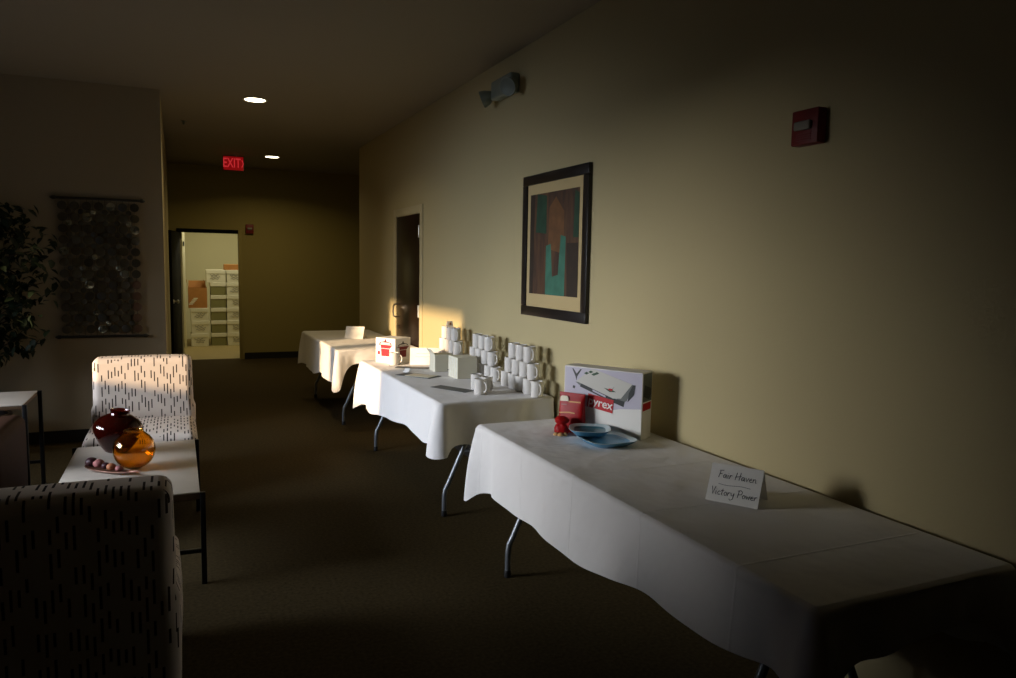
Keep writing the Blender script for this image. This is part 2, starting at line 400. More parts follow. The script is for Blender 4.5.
# ------------------------------------------------------------------ folding tables and cloths
def folding_table(label, x0, x1, y0, y1, group, ylegs):
    cx, cy = (x0 + x1) / 2, (y0 + y1) / 2
    t = thing('folding_table', label, 'table', (cx, cy, 0), 0, group)
    hx, hy = (x1 - x0) / 2 - .012, (y1 - y0) / 2 - .012
    b = MB(); b.box((-hx, -hy, .695), (hx, hy, .738), M['laminate'], .012, 3); b.build('tabletop', t)
    b = MB()
    for s in (-1, 1): b.box((s * (hx - .1) - .012, -hy + .1, .66), (s * (hx - .1) + .012, hy - .1, .695), M['grey_metal'], .004)
    b.build('rail', t)
    for yl in ylegs:
        y = yl - cy
        for s in (-1, 1):
            b = MB(); xf = s * (hx - .095)
            b.tube([(s * (hx - .32), y, .69), (s * (hx - .30), y, .60), (xf - s * .025, y, .20), (xf - s * .006, y, .165), (xf, y, .12), (xf, y, .012)], .0145, M['grey_metal'], 10)
            lg = b.build('leg', t)
            b = MB(); b.lathe([(.018, 0), (.018, .03), (.0155, .035)], M['black'], o=(xf, y, 0), seg=12, cap0=True, cap1=True); b.build('foot_cap', lg)
        b = MB(); xc = hx - .20
        b.tube([(-xc, y, .40), (xc, y, .40)], .010, M['grey_metal'], 8); b.build('crossbar', t)
        b = MB(); sgn = 1 if y < 0 else -1
        b.tube([(0, y, .40), (0, y + sgn * .30, .69)], .008, M['grey_metal'], 8); b.build('brace', t)
    return t

def tablecloth(label, x0, x1, y0, y1, drops, seed, group, tips=(.08, .08, .08, .08), flare=(.05, .05, .05, .05), bump_back=True):
    """drops: front(-x), near(-y), back(+x), far(+y); tips/flare: corners front-near, near-back, back-far, far-front"""
    rnd = random.Random(seed); T = .745; cx, cy = (x0 + x1) / 2, (y0 + y1) / 2
    o0 = Vector((cx, cy, 0)); hx, hy = (x1 - x0) / 2, (y1 - y0) / 2; rc = .022
    P = []  # perimeter samples: point, normal, side weights
    def side(a, bq, n, k):
        a, bq = Vector(a), Vector(bq); L = (bq - a).length; m = max(8, int(L / .022))
        for i in range(m): P.append((a + (bq - a) * i / m, Vector(n), k, L * i / m, L))
    def corner(c, a0, k0, k1):
        for i in range(7):
            a = a0 + PI / 2 * i / 7; n = Vector((math.cos(a), math.sin(a))); P.append((Vector(c) + n * rc, n, (k0, k1, i / 7), 0, 0))
    # counter-clockwise seen from above, starting on front (-x), going towards -y
    side((-hx, hy - rc), (-hx, -hy + rc), (-1, 0), 0); corner((-hx + rc, -hy + rc), PI, 0, 1)
    side((-hx + rc, -hy), (hx - rc, -hy), (0, -1), 1); corner((hx - rc, -hy + rc), 1.5 * PI, 1, 2)
    side((hx, -hy + rc), (hx, hy - rc), (1, 0), 2); corner((hx - rc, hy - rc), 0, 2, 3)
    side((hx - rc, hy), (-hx + rc, hy), (0, 1), 3); corner((-hx + rc, hy - rc), PI / 2, 3, 0)
    corners = [Vector((-hx, -hy)), Vector((hx, -hy)), Vector((hx, hy)), Vector((-hx, hy))]
    ph = [[rnd.uniform(0, 6.28) for _ in range(5)] for _ in range(4)]
    def DR(k, f):          # overhang of side k at fraction f along it
        q = drops[k]
        return q[0] + (q[1] - q[0]) * f if isinstance(q, tuple) else q
    rows = [0, .05, .11, .18, .28, .40, .52, .64, .76, .88, 1.0]
    rings = [[] for _ in rows]; inner = []
    for p, n, k, s, L in P:
        if isinstance(k, tuple): k0, k1, f = k; d = 0; kk = k0 if f < .5 else k1
        else: d = DR(k, s / L); kk = k
        ci = min(range(4), key=lambda i: (corners[i] - p).length); dist = (corners[ci] - p).length
        # ease the drop towards the neighbouring side's at corners
        if not isinstance(k, tuple):
            other = {0: (3, 1), 1: (0, 2), 2: (1, 3), 3: (2, 0)}[k]
            nb = other[0] if s < L / 2 else other[1]; w = .5 * math.exp(-(dist / .09) ** 2)
            d = d * (1 - w) + DR(nb, {(0, 3): 1, (0, 1): 0, (1, 0): 1, (1, 2): 0, (2, 1): 1, (2, 3): 0, (3, 2): 1, (3, 0): 0}[(k, nb)]) * w
        else:
            k0, k1, f = k; d = DR(k0, 1) * .5 + DR(k1, 0) * .5
        cw = math.exp(-(dist / .052) ** 2)
        d += tips[ci] * cw
        a = ph[kk]; wave = math.sin(s * 7.5 + a[0]) * .5 + math.sin(s * 13 + a[1]) * .3 + math.sin(s * 23 + a[2]) * .2
        away = 1 - math.exp(-(dist / .16) ** 2)
        d += .020 * (math.sin(s * 4.1 + a[3]) + .6 * math.sin(s * 9.3 + a[4])) * away if kk != 2 else 0
        outdir = n if not isinstance(k, tuple) else n
        for ri, t in enumerate(rows):
            lip = .004 * math.exp(-((t - .05) / .05) ** 2)
            off = lip + (.012 * t + .017 * wave * t ** 1.1 * away)
            if kk == 2: off = lip + .002 * t
            off += flare[ci] * cw * t ** .8 * (1.25 - .5 * t)
            off -= .022 * math.exp(-((dist - .16) / .05) ** 2) * t ** .7 if kk != 2 else 0
            z = T - d * t
            q = p + outdir * off
            if t == 0: q = p - n * .0
            q.x = min(q.x, WX - .004 - cx)
            rings[ri].append(Vector((q.x, q.y, z if t > 0 else T - .004)))
        inner.append((p - n * .012))
    b = MB(); m = M['cloth']
    R = b.loft(rings, m, True)
    # rounded top edge and top surface as a gentle grid-free fan of rings
    e1 = b.ring([Vector((q.x, q.y, T)) for q in inner]); n = len(e1); fs = []
    for i in range(n): fs.append(b.bm.faces.new((e1[i], e1[(i + 1) % n], R[0][(i + 1) % n], R[0][i])))
    b._fin(fs, m, True); b._fin([b.bm.faces.new(e1)], m, False)
    ob = b.build('tablecloth', loc=(cx, cy, 0), sharp=70)
    tag(ob, label, 'tablecloth', group)
    return ob

GT, GC = 'folding tables along the right wall', 'white cloths on the folding tables'
T1 = (1.362, 2.098, 1.248, 3.440); T2 = (1.362, 2.098, 4.022, 6.060); T3 = (1.315, 2.098, 6.817, 8.850)
folding_table('long folding table nearest the camera, under the cloth with the blue plates', *T1, GT, (1.62, 3.27))
folding_table('middle folding table along the wall, under the cloth that carries the mugs', *T2, GT, (4.24, 5.97))
folding_table('farthest folding table, by the dark side door and far wall', *T3, GT, (7.05, 8.62))
tablecloth('white tablecloth nearest the camera, with red pouch, blue plates and handwritten sign', *T1, ((.34, .235), .145, .29, .33), 3, GC, (.13, .05, .02, .06), (.06, .02, .0, .08))
tablecloth('white tablecloth on the middle table, under the pyramids of mugs', *T2, ((.355, .255), .255, .29, .35), 5, GC, (.055, .05, .02, .05), (.10, .02, .0, .08))
tablecloth('white tablecloth on the farthest table, carrying a single tent card', *T3, ((.37, .33), .15, .29, .33), 9, GC, (.15, .05, .02, .03), (.05, .02, .0, .07))

# ------------------------------------------------------------------ mugs
def make_mug(label, group):
    t = thing('mug', label, 'mug', (0, 0, 0), 0, group)
    b = MB(); r = .0375
    b.lathe([(.0, .002), (.032, .002), (.033, 0), (r - .001, .004), (r, .012), (r, .092), (r - .0005, .097), (r - .003, .0985), (r - .0045, .096), (r - .005, .012), (.027, .007), (0, .007)], M['china'], seg=24)
    b.build('body', t)
    b = MB(); pts = []
    for i in range(11):
        a = -PI / 2 + PI * i / 10; pts.append((0, -(r - .003) - .027 * math.cos(a) ** .8 if math.cos(a) > 1e-6 else -(r - .003), .050 + .030 * math.sin(a)))
    b.tube(pts, .0055, M['china'], 8); b.build('handle', t)
    return t
mug0 = None
def mug(x, y, z, rz, label, group):
    global mug0
    if mug0 is None:
        mug0 = make_mug(label, group); mug0.location = (x, y, z); mug0.rotation_euler.z = rz; return mug0
    return dup(mug0, (x, y, z), rz, label, group)
TZ = .746
ordn = ['nearest', 'second nearest', 'third nearest', 'fourth nearest', 'farthest']
for yc, tw in ((4.275, 'right-hand'), (4.920, 'middle'), (5.620, 'left-hand')):
    for row, n, rn in ((0, 5, 'bottom'), (1, 4, 'middle'), (2, 3, 'top')):
        for i in range(n):
            y = yc + (i - (n - 1) / 2) * .116
            pos = ordn[i] + ' to' if i < n - 1 else 'farthest from'
            mug(1.990, y, TZ + row * .0992, random.uniform(-.12, .12), f'white mug in the {rn} row of the {tw} mug pyramid, {pos} the camera', 'white mugs in pyramids')
GM = 'white mugs loose on the middle table'
mug(1.693, 4.235, TZ, .35, 'white mug at the front of the small cluster of three', GM)
mug(1.765, 4.300, TZ, .2, 'white mug on the wall side of the small cluster of three', GM)
mug(1.745, 4.425, TZ, .2, 'white mug at the back of the small cluster of three', GM)
mug(1.548, 5.70, TZ, 1.15, 'white mug standing in front of the carton with the red pot', GM)

# ------------------------------------------------------------------ cartons and cards on the middle table
rc = thing('gift_carton', 'white carton with a red cooking pot printed on its sides', 'box', (1.592, 5.89, TZ), math.radians(-56))
b = MB(); w, dpt, h = .205, .19, .20
b.box((-w / 2, -dpt / 2, 0), (w / 2, dpt / 2, h), M['paper'], .002, 1); b.build('carton', rc)
def pot_print(b, o, ux, sc, red, dark):
    o = Vector(o); ux = Vector(ux); uz = Vector((0, 0, 1)); n = ux.cross(uz).normalized() * .0012
    P = lambda pts: [o + ux * (px * sc * 1.15) + uz * (pz * sc * .80) for px, pz in pts]
    b.prism(P([(-.28, .15), (.30, .15), (.42, .34), (.50, .34), (.50, .40), (-.45, .40), (-.45, .34), (-.30, .34)]), n, red)
    b.prism(P([(-.26, -.42), (.26, -.42), (.28, .12), (-.28, .12)]), n, red)
    b.prism(P([(-.42, .44), (.44, .44), (.34, .58), (.08, .66), (-.08, .66), (-.34, .58)]), n, dark)
    b.prism(P([(-.34, .47), (.34, .47), (.26, .56), (-.26, .56)]), n * 1.5, M['paper'])
    b.prism(P([(-.06, .66), (.06, .66), (.03, .80), (-.03, .80)]), n, dark)
    b.prism(P([(-.52, -.30), (-.36, -.34), (-.34, -.10), (-.48, -.06)]), n, red)
b = MB(); pot_print(b, (0, -dpt / 2 - .0002, .10), (1, 0, 0), .140, M['red_ink'], M['dark_red_ink']); b.build('printed_pot', rc)
b = MB(); pot_print(b, (w / 2 + .0002, 0, .09), (0, 1, 0), .130, M['dark_red_ink'], M['dark_print']); b.build('printed_pot', rc)

def mug_carton(label, loc, rot, size, flap=True, wavy=False):
    t = thing('mug_carton', label, 'box', loc, math.radians(rot), 'white cartons on the middle table')
    w, d, h = size; b = MB()
    b.box((-w / 2, -d / 2, 0), (w / 2, d / 2, h), M['white_box'], .002, 1); b.build('carton', t)
    if flap:
        b = MB(); b.box((-.002, -d / 2 + .004, 0), (.0, d / 2 - .004, .05), M['white_box'], mtx=Matrix.Translation((-w / 2 + .002, 0, h)) @ Matrix.Rotation(math.radians(-35), 4, 'Y')); b.build('flap', t)
    if wavy:
        b = MB()
        for k in range(5):
            y = -d / 2 + .015 + k * (d - .03) / 4
            pts = [(-w / 2 - .0005, y + .005 * math.sin(i * 1.3 + k), .008 + i * (h - .016) / 12) for i in range(13)]
            b.tube(pts, .0022, M['paper'], 5)
        b.build('corrugation', t)
    else:
        b = MB(); b.box((w / 2 - .045, -d / 2 - .001, .010), (w / 2 - .022, -d / 2, .018), M['ink']); b.build('printed_mark', t)
    return t
mug_carton('small white carton with raised flap, behind the cream leaflet', (1.800, 5.290, TZ), 0, (.145, .13, .128))
mug_carton('plain white carton with a rippled left side, beside the small mug cluster', (1.840, 4.94, TZ), 4, (.150, .16, .150), False, True)

def tent_card(label, loc, rot, w, d, h, lines=0):
    t = thing('tent_card', label, 'sign', loc, math.radians(rot))
    b = MB(); th = .0016
    a, r, c = (-d / 2, 0), (0, h), (d / 2, 0)
    prof = [(-d / 2, 0), (0, h), (d / 2, 0), (d / 2 - th * 1.3, 0), (0, h - th * 2.6), (-d / 2 + th * 1.3, 0)]
    b.prism([(-w / 2, y, z) for y, z in prof], (w, 0, 0), M['paper']); b.build('card', t)
    return t
def on_card(w, d, h):
    """maps card-plane (x right, y up) text space to the front slope of a tent card"""
    sl = Vector((0, d / 2, h)).normalized(); nx = Vector((1, 0, 0)); nn = nx.cross(sl)
    m = Matrix((nx, sl, nn)).transposed().to_4x4(); m.translation = Vector((0, -d / 4, h / 2)) + nn * .0006
    return m
def stroke(b, pts, r, m): b.tube(pts, r, m, 5)
HW = {  # handwriting: strokes on a unit-height box, plus the advance
 'F': ([[(.05, 0), (.22, 1)], [(.05, .96), (.62, 1.04)], [(.13, .52), (.46, .56)]], .58),
 'a': ([[(.42, .46), (.22, .5), (.06, .28), (.12, .04), (.3, .06), (.44, .46), (.44, .08), (.52, 0)]], .56),
 'i': ([[(.1, .48), (.1, .06), (.2, 0)], [(.13, .68), (.15, .72)]], .26),
 'r': ([[(.06, 0), (.12, .5)], [(.1, .3), (.24, .5), (.4, .46)]], .42),
 'H': ([[(.05, 0), (.22, 1.0)], [(.56, 0), (.70, 1.05)], [(.0, .38), (.8, .58)]], .78),
 'v': ([[(.04, .5), (.2, 0), (.42, .52)]], .44),
 'e': ([[(.06, .26), (.38, .32), (.32, .5), (.14, .44), (.08, .16), (.24, 0), (.46, .1)]], .48),
 'n': ([[(.06, 0), (.1, .5)], [(.1, .3), (.28, .5), (.38, .4), (.42, 0), (.52, .06)]], .56),
 'V': ([[(.02, 1.0), (.2, .02), (.5, 1.02)]], .52),
 'c': ([[(.40, .42), (.22, .5), (.06, .26), (.18, 0), (.42, .1)]], .44),
 't': ([[(.24, .86), (.14, .08), (.3, 0)], [(.0, .58), (.42, .62)]], .40),
 'o': ([[(.24, .5), (.06, .3), (.14, .02), (.36, .1), (.4, .38), (.24, .5)]], .46),
 'y': ([[(.06, .5), (.14, .12), (.34, .16), (.46, .5)], [(.46, .5), (.34, -.3), (.06, -.48), (-.1, -.3)]], .54),
 'P': ([[(.05, 0), (.18, 1.0)], [(.0, .9), (.34, 1.06), (.62, .84), (.5, .5), (.12, .42)]], .60),
 'w': ([[(.04, .5), (.14, .02), (.28, .4), (.4, .02), (.56, .52)]], .58),
 ' ': ([], .34)}
def handwrite(b, txt, x, y, h, mtx, r=.0011):
    for ch in txt:
        st, adv = HW[ch]
        for s in st: b.tube([mtx @ Vector((x + px * h, y + py * h, 0)) for px, py in s], r, M['ink'], 5)
        x += adv * h * 1.02
    return x
w, d, h = .178, .125, .118
sg = tent_card('folded white tent card with handwriting, on the nearest table', (1.757, 1.985, TZ), -58, w, d, h)
mt = on_card(w, d, h)
b = MB(); handwrite(b, 'Fair Haven', -.060, .018, .026, mt); b.build('handwritten_line', sg)
b = MB(); b.tube([mt @ Vector((x, -.004 + .002 * math.sin(x * 60), 0)) for x in [-.055 + .01 * i for i in range(12)]], .0007, M['ink'], 5); b.build('ruled_line', sg)
b = MB(); handwrite(b, 'Victory Power', -.074, -.042, .026, mt); b.build('handwritten_line', sg)

def lines_on(t, w, d, h, rows):
    mt = on_card(w, d, h); b = MB()
    for k, (y, x0, x1) in enumerate(rows): b.tube([mt @ Vector((x0 + (x1 - x0) * i / 8, y + .0015 * math.sin(i * 2.1 + k), 0)) for i in range(9)], .0009, M['grey_ink'], 5)
    b.build('faint_line', t)
w, d, h = .225, .11, .130
t2 = tent_card('white tent card in the sun between the red pot carton and the mugs', (1.790, 5.680, TZ), -20, w, d, h); lines_on(t2, w, d, h, ((.022, -.06, .05), (-.004, -.07, .06)))
w, d, h = .20, .12, .125
t3 = tent_card('white tent card alone on the farthest table', (1.715, 7.86, TZ), -32, w, d, h); lines_on(t3, w, d, h, ((.045, -.07, .07), (.03, -.06, .06)))

def flyer(label, loc, rot, w, d, m, group='leaflets on the middle table'):
    b = MB(); b.box((-w / 2, -d / 2, 0), (w / 2, d / 2, .003), m, .0008, 1); o = b.build('leaflet', loc=loc, rotz=math.radians(rot)); return tag(o, label, 'leaflet', group)
flyer('dark grey leaflet lying alone in front of the small mug cluster', (1.600, 4.475, TZ), -62, .30, .10, M['dark_flyer'])
flyer('dark leaflet with a cream sheet on it, near the table edge', (1.560, 5.09, TZ), -55, .30, .15, M['dark_flyer'])
flyer('cream paper sheet lying on a dark leaflet', (1.572, 5.06, TZ + .0034), -50, .20, .12, M['cream_print'])
flyer('dark leaflet in front of the mug and tent card', (1.640, 5.50, TZ), -30, .26, .09, M['dark_flyer'])
ch = thing('card_holder', 'tiny white card holder beside the cream sheet', 'card holder', (1.535, 5.30, TZ), math.radians(-45))
b = MB(); b.prism([(-.025, -.012, 0), (-.025, .015, 0), (-.025, .018, .018), (-.025, .013, .019), (-.025, .007, .006), (-.025, -.010, .008)], (.05, 0, 0), M['china']); b.build('stand', ch)
b = MB(); b.box((-.020, -.001, 0), (.020, .001, .018), M['paper'], mtx=Matrix.Translation((0, .005, .0075)) @ Matrix.Rotation(math.radians(-14), 4, 'X')); b.build('card', ch)
tg = thing('folded_tag', 'little folded tag with reddish print atop the left-hand mug pyramid', 'tag', (1.990, 5.65, TZ + .2985), math.radians(10))
b = MB(); b.prism([(-.025, -.02, 0), (-.025, 0, .045), (-.025, .02, 0), (-.025, .018, 0), (-.025, 0, .041), (-.025, -.018, 0)], (.05, 0, 0), M['paper']); b.build('card', tg)
b = MB(); b.prism([(-.012, -.0135, .016), (.012, -.0135, .016), (.0, -.0040, .037)], (0, -.0012, .0006), M['pod_tan']); b.build('printed_mark', tg)

# ------------------------------------------------------------------ cookware carton, pouch and plates on the nearest table
bx = thing('cookware_carton', 'large white and lavender cookware carton with a red logo label', 'box', (1.877, 3.050, TZ), math.radians(-58.6))
w, dp, h = .415, .105, .315
b = MB(); b.box((-w / 2, -dp / 2, 0), (w / 2, dp / 2, h), M['paper'], .002, 1); b.build('carton', bx)
def face_poly(b, pts, m, lvl=1, side=False):
    """pts in (across, up) on the front face (or right side)"""
    e = .0005 * lvl; pts = [(a, c * 1.05 + .004) for a, c in pts]
    if side: b.prism([(w / 2, x, z) for x, z in pts], (e, 0, 0), m)
    else: b.prism([(x, -dp / 2, z) for x, z in pts], (0, -e, 0), m)
b = MB()
face_poly(b, [(-.204, .115), (.204, .115), (.204, .292), (-.204, .292)], M['lavender'])
face_poly(b, [(.02, .105), (.204, .112), (.204, .135), (.10, .125)], M['paper'], 2)
b.build('printed_background', bx)
b = MB()   # the pictured dish: pale lid, dark glass sides, handles, holly motifs
face_poly(b, [(-.145, .225), (-.12, .21), (.03, .165), (.11, .152), (.13, .165), (.165, .235), (.155, .24), (.07, .16), (-.11, .222)], M['glass_print'], 2)
face_poly(b, [(-.12, .205), (.04, .155), (.115, .135), (.12, .16), (.06, .17), (-.11, .222)], M['dark_print'], 3)
face_poly(b, [(-.05, .190), (.02, .168), (.02, .176), (-.05, .198)], M['lavender'], 4)
face_poly(b, [(-.140, .228), (-.06, .290), (-.03, .288), (.155, .240), (.10, .172), (.06, .168)], M['lid_print'], 4)
face_poly(b, [(-.165, .285), (-.158, .285), (-.14, .262), (-.12, .285), (-.112, .285), (-.136, .25), (-.14, .23), (-.146, .25)], M['dark_print'], 2)
for x, z in ((-.085, .268), (-.062, .276), (-.045, .266), (-.030, .272)): face_poly(b, [(x - .014, z), (x, z - .005), (x + .014, z + .002), (x, z + .008)], M['green_print'], 5)
face_poly(b, [(.01, .212), (.05, .205), (.065, .222), (.055, .206), (.075, .198), (.04, .196)], M['green_print'], 5); face_poly(b, [(.03, .206), (.052, .200), (.058, .210), (.04, .212)], M['red_ink'], 6)
face_poly(b, [(-.160, .195), (-.148, .192), (-.145, .205), (-.158, .207)], M['dark_print'], 2)
face_poly(b, [(.135, .16), (.165, .195), (.172, .238), (.16, .238), (.14, .20)], M['dark_print'], 5)
b.build('printed_dish', bx)
b = MB(); face_poly(b, [(-.078, .118), (.058, .100), (.064, .160), (-.072, .178)], M['red_ink'], 6); lab = b.build('logo_label', bx)
rx = Matrix.Translation((-.006, -dp / 2 - .0032, .150)) @ Matrix.Rotation(PI / 2, 4, 'X') @ Matrix.Rotation(-.13, 4, 'Z')
text_mesh('lettering', 'pyrex', .056, M['paper'], rx, lab, offset=.0008)
b = MB(); face_poly(b, [(-.048, .165), (.048, .165), (.048, .290), (-.048, .290)], M['glass_print'], 1, True); face_poly(b, [(-.04, .19), (.02, .17), (.045, .2), (.04, .22), (-.03, .24)], M['dark_print'], 2, True)
face_poly(b, [(-.045, .125), (.04, .128), (.042, .160), (-.044, .158)], M['red_ink'], 2, True); b.build('printed_side', bx)
# red pouch with biscuit packet
pc = thing('snack_pouch', 'red foil pouch with white and gold print, leaning by the cookware carton', 'pouch', (1.728, 3.122, TZ), math.radians(-58.6))
b = MB(); rings = []
for z, hw, hd in ((.0, .062, .024), (.012, .066, .028), (.06, .068, .027), (.12, .067, .019), (.165, .068, .008), (.180, .070, .003), (.190, .071, .002)):
    rings.append([(hw * math.copysign(abs(math.cos(a)) ** .45, math.cos(a)), hd * math.copysign(abs(math.sin(a)) ** .6, math.sin(a)), z) for a in [2 * PI * i / 28 for i in range(28)]])
b.loft(rings, M['red_bag'], True, True, True); b.build('pouch', pc)
def pp(b, pts, m, y0=-.0295): b.prism([(x, y0 + (.0 if z < .08 else (z - .08) * .20), z) for x, z in pts], (0, -.0012, 0), m)
b = MB(); pp(b, [(-.058, .148), (-.012, .150), (-.014, .166), (-.022, .174), (-.05, .174), (-.058, .168)], M['cream_print'], -.0305)
pp(b, [(-.010, .146), (.055, .148), (.055, .154), (-.010, .152)], M['gold_print'], -.0305); pp(b, [(-.05, .130), (-.018, .131), (-.018, .136), (-.05, .135)], M['pod_pink'], -.0305)
pp(b, [(-.055, .095), (.0, .102), (.03, .100), (.03, .095), (.0, .096), (-.055, .089)], M['gold_print'], -.0305); b.build('printed_label', pc)
pk = thing('biscuit_packet', 'small crumpled red packet with tan biscuits in front of the red pouch', 'packet', (1.655, 3.090, TZ), math.radians(-50))
b = MB(); rings = []
for i, (z, r) in enumerate(((0, .026), (.012, .034), (.03, .033), (.042, .027), (.050, .020), (.058, .030), (.072, .034), (.082, .026), (.088, .012))):
    rings.append([((r * 1.05 + .003 * math.sin(5 * a + i)) * math.cos(a), (r * .75 + .003 * math.cos(4 * a + i)) * math.sin(a), z) for a in [2 * PI * k / 24 for k in range(24)]])
b.loft(rings, M['red_bag'], True, True, True); b.build('wrapper', pk)
b = MB()
for x, y, s in ((-.012, -.034, .013), (.012, -.036, .014), (.030, -.024, .011)):
    b.lathe([(0, 0), (s, .001), (s * 1.1, .008), (s * .6, .014), (0, .015)], M['tan'], o=(x, y, 0), seg=12)
b.build('biscuit', pk)
# two square plates
def sq_ring(hw, z, n=40, p=.42): return [(hw * math.copysign(abs(math.cos(a)) ** p, math.cos(a)), hw * math.copysign(abs(math.sin(a)) ** p, math.sin(a)), z) for a in [2 * PI * i / n for i in range(n)]]
def plate(label, loc, rot, hw, under, rim, well, p, h):
    t = thing('plate', label, 'plate', loc, math.radians(rot), 'blue and white plates')
    b = MB(); b.loft([sq_ring(hw * .68, 0, p=p), sq_ring(hw * .72, .003, p=p), sq_ring(hw * .97, h - .003, p=p), sq_ring(hw, h, p=p)], under, True, True); b.build('underside', t)
    b = MB(); b.loft([sq_ring(hw, h + .0005, p=p), sq_ring(hw * .985, h + .002, p=p), sq_ring(hw * .76, h - .006, p=p)], rim, True); b.build('rim', t)
    b = MB(); b.loft([sq_ring(hw * .76, h - .006, p=p), sq_ring(hw * .66, h - .012, p=p)], well, True, False, True); b.build('well', t)
    return t
plate('larger blue square plate with pale rim, lowest of the pair', (1.762, 2.855, TZ), 0, .118, M['blue'], M['pale_blue'], M['blue'], .5, .026)
plate('smaller teal square plate lying on the pale-rimmed plate', (1.728, 2.950, TZ + .0275), -30, .096, M['blue'], M['pale_blue'], M['teal'], .6, .026)

# ------------------------------------------------------------------ things on the right wall
pf = thing('framed_picture', 'tall black framed abstract picture with cream mat on the right wall', 'picture', (WX, 4.115, 1.668))
y0, y1, z0, z1 = -.449, .415, -.450, .450; fw = .062
b = MB()
for a0_, a1_, c0, c1 in ((y0, y1, z1 - fw, z1), (y0, y1, z0, z0 + fw), (y0, y0 + fw, z0 + fw, z1 - fw), (y1 - fw, y1, z0 + fw, z1 - fw)):
    b.box((-.026, a0_, c0), (-.002, a1_, c1), M['frame_black'], .004)
b.build('frame', pf)
b = MB(); b.box((-.014, y0 + fw, z0 + fw), (-.004, y1 - fw, z1 - fw), M['mat_board']); b.build('mat_board', pf)
b = MB(); A0, A1, B0, B1 = y0 + .115, y1 - .105, z0 + .145, z1 - .125; xx = -.0145
b.box((xx - .001, A0, B0), (-.013, A1, B1), M['canvas'])
AW, BH = A1 - A0, B1 - B0
def cv(pts, m, l): b.prism([(xx - .001 - .0003 * l, A1 - u * AW, B0 + v * BH) for u, v in pts], (-.0003, 0, 0), m)
cv([(.13, .62), (.36, .60), (.36, .97), (.16, 1.0)], M['canvas_green'], 1); cv([(.40, .45), (.72, .40), (.72, .80), (.55, .95), (.42, .85)], M['canvas_ochre'], 1)
cv([(.36, 0), (.75, 0), (.76, .56), (.66, .58), (.62, .20), (.50, .18), (.46, .50), (.36, .48)], M['canvas_teal'], 2); cv([(.0, 0), (.08, 0), (.10, 1), (0, 1)], M['canvas_dark'], 1)
cv([(.90, .55), (1, .55), (1, .95), (.92, .98)], M['canvas_green'], 1); cv([(.80, 0), (1, 0), (1, .5), (.78, .5)], M['canvas_dark'], 1)
b.build('canvas', pf)

def strobe(label, loc, rotz, w, h):
    t = thing('fire_alarm', label, 'fire alarm', loc, rotz)      # local -y faces the room
    b = MB(); b.box((-w / 2, -.045, -h / 2), (w / 2, 0, h / 2), M['fire_red'], .006); b.build('housing', t)
    b = MB(); b.box((-w * .30, -.062, -.012), (w * .30, -.044, .020), M['clear'], .006, 3); b.build('strobe_lens', t)
    b = MB()
    for k in range(4): b.box((-w * .28, -.0475, -h * .38 + k * .008), (w * .28, -.0445, -h * .38 + k * .008 + .004), M['dark_red_ink'])
    b.build('horn_grille', t)
    return t
strobe('red fire alarm strobe on the dark end of the right wall', (WX, 2.09, 2.055), -PI / 2, .125, .125)
strobe('small red fire alarm on the far wall beside the storeroom doorway', (1.050, YF, 2.035), 0, .115, .14)

el = thing('emergency_light', 'twin head emergency light high on the right wall', 'emergency light', (WX, 4.83, 2.745), -PI / 2)
b = MB(); b.box((-.17, -.075, -.055), (.17, 0, .075), M['lamp_white'], .018, 3); b.build('housing', el)
for s in (-1, 1):
    ax = Vector((s * .45, -.75, -.35)).normalized(); mt = Matrix.Translation((s * .19, -.06, -.015)) @ ax.to_track_quat('Z', 'Y').to_matrix().to_4x4()
    b = MB(); b.lathe([(0, -.02), (.03, -.015), (.052, .03), (.060, .062), (.060, .072), (.054, .072)], M['lamp_white'], seg=20, mtx=mt); hd = b.build('lamp_head', el)
    b = MB(); b.lathe([(.054, .070), (.03, .066), (0, .064)], M['lamp_glass'], seg=20, mtx=mt); b.build('lens', hd)

# ------------------------------------------------------------------ ceiling
def downlight(label, loc):
    t = thing('downlight', label, 'ceiling light', loc, 0, 'recessed hall downlights')
    b = MB(); b.lathe([(.088, .0), (.104, -.004), (.108, .0)], M['chrome_white'], seg=32); b.build('trim_ring', t)
    b = MB(); b.lathe([(.088, -.001), (.045, -.0015), (.001, -.0015)], M['bulb'], seg=32); b.build('lamp', t)
downlight('lit recessed downlight nearer the camera in the hall ceiling', (.672, 7.167, CZ))
downlight('lit recessed downlight farther down the hall, right of the exit sign', (1.232, 10.891, CZ))
ex = thing('exit_sign', 'red lit EXIT sign with an arrow hanging from the hall ceiling', 'exit sign', (.735, 10.95, CZ), 0)
b = MB(); b.box((-.135, -.022, -.215), (.135, .022, -.018), M['black'], .005); b.build('housing', ex)
b = MB(); b.box((-.06, -.02, -.02), (.06, .02, 0), M['lamp_white'], .004); b.build('canopy', ex)
b = MB(); b.box((-.127, -.0245, -.207), (.127, -.0215, -.026), M['exit_dim'], .001, 1); b.build('face', ex)
text_mesh('lettering', 'EXIT', .155, M['exit_glow'], Matrix.Translation((-.022, -.0262, -.117)) @ Matrix.Rotation(PI / 2, 4, 'X') @ Matrix.Diagonal((.72, 1.12, 1, 1)), ex, offset=.002)
b = MB(); b.prism([(.100, -.0250, -.165), (.120, -.0250, -.116), (.100, -.0250, -.067), (.112, -.0250, -.067), (.133, -.0250, -.116), (.112, -.0250, -.165)], (0, -.0015, 0), M['exit_glow']); b.build('arrow', ex)
b = MB(); b.lathe([(.012, 0), (.03, -.004), (.03, 0)], M['lamp_white'], seg=16); b.lathe([(.0, -.03), (.008, -.03), (.008, 0)], M['lamp_white'], seg=10)
b.lathe([(0, -.034), (.018, -.033), (.018, -.030), (0, -.030)], M['lamp_white'], seg=12)
